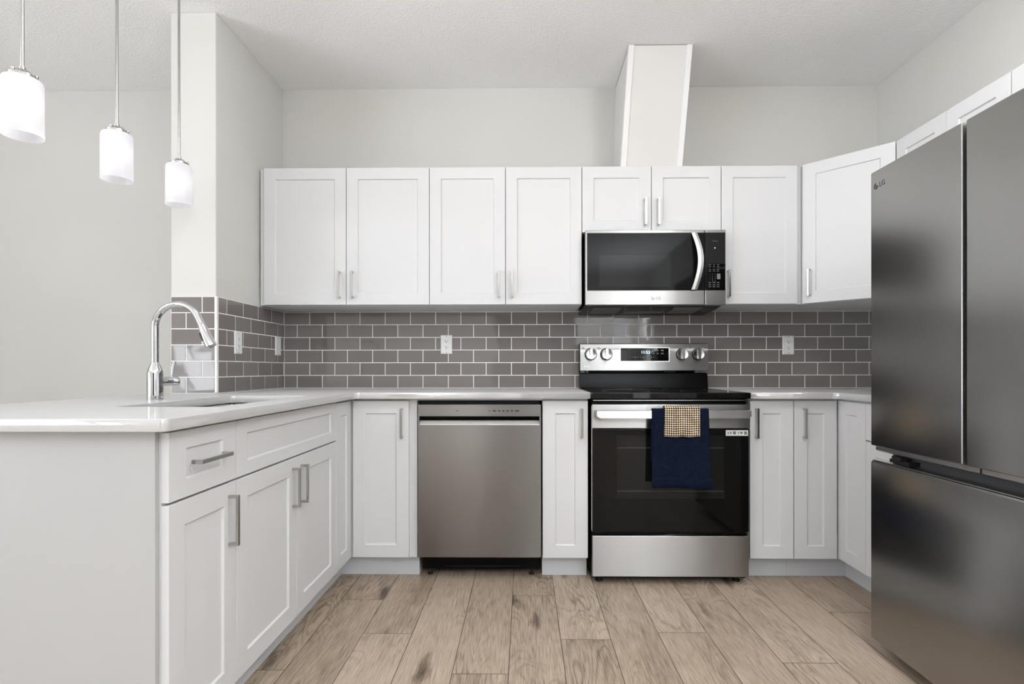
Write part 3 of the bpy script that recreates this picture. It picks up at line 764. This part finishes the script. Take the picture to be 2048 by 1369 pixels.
for x0 in (.055, .50):
    bm = bmesh.new(); a = [(x0, .075), (x0+.16, .075), (x0+.16, .255), (x0, .255)]
    zf = lambda y: .004 - (.016)*(y-.046)/(.16-.046) if y < .16 else -.012 - .008*(y-.16)/(.37-.16)
    vs = [bm.verts.new((x, y, zf(y)-.0008)) for x, y in [(x0, .09), (x0+.155, .09), (x0+.155, .158), (x0, .158)]]; bm.faces.new(vs)
    v2 = [bm.verts.new((x, y, zf(y)-.0008)) for x, y in [(x0, .162), (x0+.155, .162), (x0+.155, .27), (x0, .27)]]; bm.faces.new(v2)
    bmesh.ops.solidify(bm, geom=bm.faces[:], thickness=.0006)
    obj('grease_filter', bm, 'filter', e)
obj('hood_lens', B(.25, .47, .19, .27, -.0175, -.0140), 'grey_mark', e)

# ------------------------------------------------------------ range
RX0, RX1, RY = .3255, 1.0755, 2.560
e = empty('range', (RX0, RY, 0), label='freestanding stainless electric range with black glass oven door', cat='range')
rw = RX1 - RX0
obj('body', B(.002, rw-.002, .030, D-.010-RY, .022, .895), 'black', e, bevel=.002)
bm = bmesh.new()
box(bm, -.001, rw+.003, -.018, D-.012-RY, .8955, ZC+.0005)
obj('cooktop', bm, 'glass_black', e, bevel=.003, seg=3, label='black glass cooktop')
obj('front_lip', B(.004, rw-.004, -.010, .030, .886, .889), 'steel', e)
for (x, y, r_) in ((.19, .15, .115), (.56, .15, .09), (.19, .40, .08), (.56, .40, .115)):
    bm = bmesh.new(); n = 48; vs = []
    for i in range(n):
        a = 2*PI*i/n
        vs.append((bm.verts.new((x+r_*math.cos(a), y+r_*math.sin(a), ZC+.0007)), bm.verts.new((x+(r_-.002)*math.cos(a), y+(r_-.002)*math.sin(a), ZC+.0007))))
    for i in range(n): bm.faces.new((vs[i][0], vs[(i+1) % n][0], vs[(i+1) % n][1], vs[i][1]))
    obj('burner_ring', bm, 'grey_mark', e)
# riser and backguard
RY2 = 3.118 - RY
bm = bmesh.new(); profile_x(bm, [(RY2+.0, ZC+.001), (RY2+.004, ZC+.012), (RY2+.014, 1.012), (RY2+.030, 1.016), (D-.012-RY, 1.016), (D-.012-RY, ZC+.001)], .001, rw-.001)
obj('riser', bm, 'black', e, bevel=.002)
bm = bmesh.new(); profile_x(bm, [(RY2+.012, 1.029), (RY2-.001, 1.031), (RY2+.006, 1.183), (RY2+.014, 1.188), (D-.012-RY, 1.188), (D-.012-RY, 1.0161), (RY2+.040, 1.0161), (RY2+.040, 1.029)], 0.001, rw-.001)
bg = obj('backguard', bm, 'black', e, bevel=.0015)
tilt = math.atan2(.007, .152)
PM = Matrix.Translation((rw/2, RY2+.0022, 1.1065)) @ Matrix.Rotation(PI/2 - tilt, 4, 'X')   # panel frame: x right, y up the slope, +z outwards
def pbox(bm, x0, x1, y0, y1, z0, z1):
    n0 = len(bm.verts); vs = box(bm, x0, x1, y0, y1, z0, z1)
    for v in vs: v.co = PM @ v.co
bm = bmesh.new(); pbox(bm, -rw/2+.001, rw/2-.001, -.078, .078, -.002, .0026)
cp = obj('control_panel', bm, 'steel', e, bevel=.0015, label='stainless control panel')
bm = bmesh.new(); dx0, dx1 = -.137, .144; pbox(bm, dx0, dx1, -.022, .054, .0020, .0034)
obj('display', bm, 'glass_black', cp, bevel=.0005, label='black touch display')
bm = bmesh.new(); pbox(bm, dx0-.004, dx1+.004, -.026, .058, .0015, .0030)
obj('display_frame', bm, 'steel_bright', cp)
bm = text_bm('11:52', .024, PM @ Matrix.Translation((.008, .029, .0036)), .0001)
obj('clock_digits', bm, 'digits', cp, label='lit blue-white clock digits')
bm = bmesh.new()
for i in range(9): pbox(bm, -.070 + i*.0155, -.063 + i*.0155, -.001 - (i % 3 == 1)*.004, .003, .0034, .0036)
for i in range(3):
    for j in range(2): pbox(bm, .050 + i*.024, .060 + i*.024 + (.006 if i == 2 else 0), .018 + j*.018, .026 + j*.018, .0034, .0036)
obj('touch_markings', bm, 'grey_mark', cp)
for sx in (-.312, -.221, .222, .314):
    k_ = bmesh.new()
    m4 = PM @ Matrix.Translation((sx, .018, .0026))
    lathe(k_, [(.036, 0), (.036, .005), (.034, .007)], 36, m4)
    kb = obj('knob', k_, 'black', e, smooth='sharp', label='black knob ring')
    k_ = bmesh.new(); lathe(k_, [(.033, .0071), (.0325, .020), (.030, .0235), (.026, .0225)], 36, m4)
    for v in box(k_, -.0075, .0075, -.031, .031, .020, .034): v.co = m4 @ v.co
    obj('knob_cap', k_, 'nickel', kb, smooth='sharp', label='polished steel knob cap with raised grip')
for sx in (-.356, -.265, .268, .358):
    bm = bmesh.new(); pbox(bm, sx-.006, sx+.006, .052, .058, .0027, .0028); obj('knob_mark', bm, 'grey_mark', cp)
obj('panel_lettering', text_bm('ThinQ', .012, PM @ Matrix.Translation((.345, -.050, .0028)), .0001), 'grey_mark', cp)
brand('brand_mark', cp, PM @ Matrix.Translation((-.335, -.053, .0024)), .010, 'light_mark')
for (a, b) in ((.006, .030), (.036, .050), (rw-.072, rw-.052), (rw-.048, rw-.010)): obj('vent_clip', B(a, b, RY2+.0125, RY2+.0335, 1.0165, 1.0285), 'grey_mark', e)
obj('vent_slot', B(.50, .56, RY2+.0125, RY2+.0335, 1.0205, 1.0225), 'grey_mark', e)
# oven door
dr = obj('oven_door', B(0, rw, 0, .029, .752, .868), 'steel', e, bevel=.003, label='oven door with stainless top band and black glass')
obj('door_glass', B(0, rw, .0005, .029, .254, .7515), 'glass_black', dr, bevel=.003, label='black oven door glass')
obj('door_side_trim', B(-.0012, .0025, .003, .028, .256, .86), 'steel_bright', dr)
win = obj('oven_window', B(.118, .632, -.0002, .0006, .415, .720), 'oven_window', dr)
bm = bmesh.new()
for z in (.658, .450): box(bm, .120, .630, -.0004, -.0001, z, z+.0018)
obj('oven_rack', bm, 'rack', win)
obj('sticker', B(rw-.110, rw-.004, -.0006, .0006, .717, .744), 'plastic', dr, label='white label sticker on the oven glass')
bm = bmesh.new()
for (a, b_, c_, d_) in ((.009, .014, .006, .018), (.020, .027, .008, .020), (.034, .048, .007, .021), (.058, .062, .008, .020), (.068, .080, .009, .019), (.088, .101, .006, .021)):
    box(bm, rw-.110+a, rw-.110+b_, -.0008, -.0006, .717+c_, .717+d_)
obj('sticker_marks', bm, 'grey_mark', dr)
# handle: flat bowed bar
bm = bmesh.new(); n = 36; prev = None; hx0, hx1 = .010, rw-.006
for i in range(n+1):
    s = i/n; q_ = .5 - .5*math.cos(PI*s); x = hx0 + q_*(hx1-hx0); d_ = min(x-hx0, hx1-x)
    k = min(1, .35 + d_/.006)
    y1 = -.012 - .045*k; zb = .8035 + (1-min(1, d_/.03))*.012; zt = .8425
    zb = .8035 + (1-min(1, d_/.020))*.014
    ring = [bm.verts.new(p) for p in ((x, y1+.014, zt), (x, y1+.002, zt), (x, y1, zt-.002), (x, y1-.001, zb+.002), (x, y1+.014, zb))]
    if prev:
        for k2 in range(5): bm.faces.new((prev[k2], prev[(k2+1) % 5], ring[(k2+1) % 5], ring[k2]))
    else: bm.faces.new(ring[::-1])
    prev = ring
bm.faces.new(prev)
for (a, b_) in ((hx0+.012, hx0+.034), (hx1-.034, hx1-.012)): box(bm, a, b_, -.046, .001, .816, .836)
obj('handle', bm, 'handle_steel', dr, smooth='sharp', label='stainless oven door handle')
obj('drawer', B(0, rw, -.002, .029, .038, .236), 'steel', e, bevel=.004, seg=3, label='stainless bottom drawer')
for x in (.04, rw-.04):
    for y in (.055, .52):
        bm = bmesh.new(); lathe(bm, [(.018, 0), (.018, .008), (.009, .010), (.009, .0215)], 16, Matrix.Translation((x, y, 0)))
        obj('foot', bm, 'matte_black', e)

# ------------------------------------------------------------ towels draped over the oven handle
def drape(name, x0, x1, zf, zbk, ytop, ztop, rad, mat, thick, label, cat, amp=.002, flare=0.0, skew=0.0, seed=1):
    """closed cloth folded over the bar: front to zf, back to zbk"""
    rnd = random.Random(seed); ph = [rnd.uniform(0, 6) for _ in range(4)]
    path = []
    zz = [zf + (ztop-zf)*i/26 for i in range(27)]
    for z in zz: path.append((ytop - rad, z))
    for a in range(15, 180, 15): path.append((ytop - rad*math.cos(math.radians(a)), ztop + rad*.6*math.sin(math.radians(a))))
    for i in range(15): path.append((ytop + rad, ztop + (zbk-ztop)*i/14))
    nx = 40; bm = bmesh.new(); uvl = bm.loops.layers.uv.new('UVMap'); rows = []
    L = 0; last = None
    for (y, z) in path:
        if last: L += math.hypot(y-last[0], z-last[1])
        last = (y, z); row = []
        down = max(0, (ztop - z))/max(.01, ztop-zf)
        for j in range(nx+1):
            s = j/nx; x = x0 + (x1-x0)*s + (s-.5)*flare*down + skew*down
            yy = y - (amp*down*(math.sin(s*9+ph[0]) + .6*math.sin(s*17+ph[1]+z*9)) if y < ytop else 0) - amp*down
            zz_ = z + (.0015*math.sin(s*14+ph[2])*down)
            row.append((bm.verts.new((x, yy, zz_)), (x, L)))
        rows.append(row)
    for a, b in zip(rows, rows[1:]):
        for j in range(nx):
            f = bm.faces.new((a[j][0], a[j+1][0], b[j+1][0], b[j][0]))
            for lp, uv in zip(f.loops, (a[j][1], a[j+1][1], b[j+1][1], b[j][1])): lp[uvl].uv = uv
    o = obj(name, bm, mat, None, smooth=True)
    md = o.modifiers.new('solid', 'SOLIDIFY'); md.thickness = thick; md.offset = 1 if mat == 'x' else 0
    tag(o, label, cat)
    return o
HYC = RY - .0510   # handle bar centre line
t1 = drape('dish_towel', .600, .862, .485, .60, HYC, .8435, .0125, 'navy', .004, 'long navy blue waffle-weave towel folded over the oven door handle', 'towel', .0022, .016, .004, 3)
# hem band of the towel
bm = bmesh.new(); uvl = bm.loops.layers.uv.new('UVMap'); n = 30; rows = []
for z in (.480, .500, .522, .529):
    row = []
    for j in range(n+1):
        s = j/n; row.append((bm.verts.new((.598 + s*.278, HYC - .0185 - .0022*math.sin(s*9+1) - (.003 if z < .525 else 0) - .002, z + .003*math.sin(s*5))), (s*.3, z)))
    rows.append(row)
for a, b in zip(rows, rows[1:]):
    for j in range(n):
        f = bm.faces.new((a[j][0], a[j+1][0], b[j+1][0], b[j][0]))
        for lp, uv in zip(f.loops, (a[j][1], a[j+1][1], b[j+1][1], b[j][1])): lp[uvl].uv = uv
hb = obj('hem', bm, 'navy', t1, smooth=True); md = hb.modifiers.new('s', 'SOLIDIFY'); md.thickness = .003; md.offset = 0
drape('dish_cloth', .655, .818, .722, .75, HYC - .0012, .8515, .0205, 'check', .004, 'small cream and dark brown checked cloth laid over the navy towel on the oven handle', 'towel', .0012, .004, -.002, 9)

# ------------------------------------------------------------ dishwasher
DX0, DX1, DY = -.5215, .0805, 2.592
e = empty('dishwasher', (DX0, DY, 0), label='built-in dishwasher with brushed stainless front and pocket handle', cat='dishwasher')
dw = DX1 - DX0
obj('tub', B(.006, dw-.006, .059, D-.03-DY, .115, .882), 'matte_black', e)
bm = bmesh.new(); box(bm, 0, dw, 0, .028, .807, .865)
cp = obj('control_panel', bm, 'steel_dw', e, bevel=.002, label='stainless control strip')
bm = bmesh.new(); x = .345
for i, (wd_, hh) in enumerate(((.012, .0025), (.016, .007), (.010, .008), (.011, .008), (.011, .008), (.011, .008), (.019, .008))):
    box(bm, x, x+wd_, -.0003, 0, .834-hh/2, .834+hh/2); x += wd_ + .010
box(bm, .415, .447, -.0003, 0, .8255, .8262); box(bm, .455, .490, -.0003, 0, .8250, .8257)
box(bm, .185, .201, -.0003, 0, .8325, .8355)
obj('button_markings', bm, 'dark_mark', cp)
# pocket handle: recess between strip and panel
bm = bmesh.new(); profile_x(bm, [(.058, .8068), (.058, .7645), (.0305, .7645), (.0305, .770), (.052, .785), (.052, .8068)], .008, dw-.008)
pk = obj('handle_pocket', bm, 'black', e, label='dark recessed handle pocket')
bm = bmesh.new(); profile_x(bm, [(-.0015, .7645), (-.0015, .768), (.016, .786), (.030, .787), (.030, .7645)], .0078, dw-.0078)
obj('handle_lip', bm, 'steel_bright', e, bevel=.0006, label='bright sloped handle lip')
obj('handle_cheek', B(0, .0075, 0, .028, .764, .8069), 'steel_dw', e); obj('handle_cheek', B(dw-.0075, dw, 0, .028, .764, .8069), 'steel_dw', e)
bm = bmesh.new(); profile_x(bm, [(0, .764), (.0006, .70), (-.0006, .120), (.001, .117), (.028, .117), (.028, .764)], 0, dw)
box(bm, .004, dw-.004, .0285, .0585, .117, .764)
obj('door_panel', bm, 'steel_dw', e, bevel=.0012)
bm = bmesh.new()
box(bm, .01, dw-.01, .075, .09, .035, .114); box(bm, .11, .50, .060, .066, .082, .098); tube(bm, [(.09, .05, .045), (.13, .052, .056), (.50, .052, .056)], .004, 8)
obj('base_frame', bm, 'black', e)
for x in (.045, dw-.045):
    bm = bmesh.new(); lathe(bm, [(.014, 0), (.014, .006), (.005, .008), (.005, .114)], 12, Matrix.Translation((x, .10, 0))); obj('levelling_leg', bm, 'matte_black', e)
o = obj('filler_strip', B(-.528, .0865, 2.612, 2.640, .8845, .8930), 'white', None); tag(o, 'thin white filler strip above the dishwasher under the countertop', 'filler strip')

# ------------------------------------------------------------ refrigerator (front faces -X)
FXF, FY1, FWD = 1.275, 1.972, .836
e = empty('refrigerator', (FXF, FY1, 0), -PI/2, label='tall dark stainless french-door refrigerator with bottom freezer drawer on the right', cat='refrigerator')
obj('body', B(.006, FWD-.006, .075, XR-.02-FXF, .030, 1.735), 'fridge_side', e, bevel=.004)
sp = .4125
for (a, b, hinge) in ((0, sp-.0035, 1), (sp+.0100, FWD, 0)):
    d = obj('door', B(a, b, 0, .066, .757, 1.757), 'fridge', e, bevel=.0045, seg=3)
    bm = bmesh.new(); profile_x(bm, [(.012, .7565), (.012, .742), (.020, .737), (.064, .737), (.064, .7565)], a+.010+(.0 if hinge else .03), b-.004+(.05 if hinge else 0) - (0 if hinge else 0))
    obj('bottom_grip', bm, 'fridge_trim', d, label='recessed grey grip rail under the door')
    xx = (b-.0022, b+.0006) if hinge else (a-.0006, a+.0022)
    if hinge:
        obj('edge_strip', B(b-.0010, b+.0004, .002, .020, .760, 1.754), 'fridge_trim', d, label='light metal door edge')
        brand('brand_mark', d, FRONT(.050, -.0003, 1.700), .0175, 'dark_mark')
    bm = bmesh.new(); hxc = .035 if hinge else FWD-.035
    box(bm, hxc-.025, hxc+.025, .03, .13, 1.7585, 1.772); obj('hinge_cover', bm, 'fridge_side', d, bevel=.003)
obj('mullion_gasket', B(sp-.020, sp+.026, .0665, .0745, .76, 1.75), 'matte_black', e)
bm = bmesh.new(); profile_x(bm, [(0, .052), (0, .694), (.004, .700), (.012, .702), (.030, .694), (.060, .694), (.066, .690), (.066, .052)], 0, FWD)
fz = obj('freezer_drawer', bm, 'fridge', e, bevel=.0025, seg=2)
obj('drawer_grip', B(.004, FWD-.004, .0045, .0125, .7023, .7050), 'fridge_trim', fz, label='light grip edge along the drawer top')
bm = bmesh.new(); box(bm, .05, .145, .035, .070, .7035, .716); box(bm, .075, .12, .025, .05, .716, .730); obj('hinge_bracket', bm, 'matte_black', e)
for x in (.06, FWD-.06):
    for y in (.12, .70):
        bm = bmesh.new(); lathe(bm, [(.02, 0), (.02, .01), (.012, .012), (.012, .0295)], 16, Matrix.Translation((x, y, 0))); obj('foot', bm, 'matte_black', e)

# ------------------------------------------------------------ pendant lamps over the peninsula
def pendant(loc, label, r=.0535):
    zb, zt = 1.772, 1.953
    e = empty('pendant_lamp', (loc[0], loc[1], zb), label=label, cat='pendant lamp', group='pendant lamps over the peninsula')
    h = zt - zb
    bm = bmesh.new(); lathe(bm, [(r, 0), (r-.0007, .06), (r-.001, h-.014), (r-.004, h-.005), (r-.010, h-.001), (.018, h)], 56, cap=False)
    bmesh.ops.remove_doubles(bm, verts=bm.verts[:], dist=.00001)
    # close the rim at the bottom
    o = obj('lamp_shade', bm, 'shade', e, smooth='sharp')
    bm = bmesh.new(); lathe(bm, [(.037, h+.0005), (.037, h+.009), (.028, h+.014), (.022, h+.022), (.0085, h+.025), (.0085, h+.036)], 36)
    c = obj('fitter_cap', bm, 'nickel', e, smooth='sharp')
    for k in range(3):
        a = 2*PI*k/3 + .6; p = Vector((.034*math.cos(a), .034*math.sin(a), h+.014)); bm = bmesh.new(); lathe(bm, [(.004, -.005), (.005, -.003), (.005, .004), (.0035, .006)], 12, frame_to(p, (0, 0, 1)))
        obj('thumb_screw', bm, 'nickel', c, smooth='sharp')
    bm = bmesh.new(); lathe(bm, [(.0052, h+.03), (.0052, ZCEIL-zb-.0125)], 16); obj('rod', bm, 'nickel', e, smooth='sharp')
    bm = bmesh.new(); lathe(bm, [(.048, ZCEIL-zb-.012), (.048, ZCEIL-zb-.001)], 32); obj('ceiling_canopy', bm, 'nickel', e, smooth='sharp')
    bm = bmesh.new(); lathe(bm, [(.006, .052), (.016, .058), (.022, .072), (.023, .085), (.019, .100), (.013, .115), (.013, .135)], 20); obj('bulb', bm, 'bulb', e, smooth=True)
    bm = bmesh.new(); lathe(bm, [(.0145, .135), (.0145, h-.002)], 20); obj('lamp_socket', bm, 'plastic', e, smooth='sharp')
    l = bpy.data.lights.new('pendant_light', 'POINT'); l.energy = 0.25; l.shadow_soft_size = .024; l.color = (1, .98, .96)
    lo = bpy.data.objects.new('pendant_light', l); COL.objects.link(lo); lo.parent = e; lo.location = (0, 0, .088)
    e.children[-1]
    return e
pendant((-1.545, 2.360), 'pendant lamp with white glass shade hanging nearest the stub wall')
pendant((-1.578, 2.040), 'pendant lamp with white glass shade in the middle of the three')
pendant((-1.578, 1.652), 'pendant lamp with white glass shade nearest the camera, cut by the left edge')

# ------------------------------------------------------------ recessed ceiling downlights (overhead and behind the camera)
for (x, y, p) in ((-.45, 1.0, 3), (1.0, 1.0, 3), (.3, -.6, 5), (-.9, -1.6, 6), (-3.2, 1.0, 5), (-3.2, -1.0, 6)):
    e = empty('recessed_downlight', (x, y, ZCEIL), label='round white recessed ceiling downlight', cat='downlight', group='recessed ceiling downlights')
    bm = bmesh.new(); lathe(bm, [(.085, -.0005), (.085, -.005), (.062, -.007), (.060, -.0005)], 32, cap=False); obj('trim_ring', bm, 'plastic', e, smooth='sharp')
    bm = bmesh.new(); lathe(bm, [(.060, -.003), (.060, -.0005)], 32); obj('lens', bm, 'lamp_lens', e)
    area('downlight', (x, y, ZCEIL - .012), (0, 0, 0), .11, .11, p, (1, .985, .965), 'DISK')

# ------------------------------------------------------------ added unseen globes that brighten walls and ceiling (overhead, above the frame)
def added_globe(x, y, p, label):
    e = empty('added_fill_globe', (x, y, ZCEIL), label=label, cat='added fill globe')
    bm = bmesh.new(); lathe(bm, [(.07, -.001), (.07, -.02), (.012, -.028), (.012, -.20)], 28); obj('stem', bm, 'nickel', e, smooth='sharp')
    bm = bmesh.new(); lathe(bm, [(.002, -.44), (.06, -.43), (.11, -.39), (.135, -.33), (.125, -.27), (.09, -.22), (.03, -.20), (.002, -.20)], 36); a_ = sum(f.calc_area() for f in bm.faces)
    obj('globe', bm, emis('fill_globe_glow', (1.0, 0.985, 0.965), p/(PI*a_)), e, smooth=True)

added_globe(1.05, 1.35, 19, 'added white fill globe over the kitchen floor, to the range side')
added_globe(-.45, 1.55, 9, 'added white fill globe over the kitchen floor, to the peninsula side')
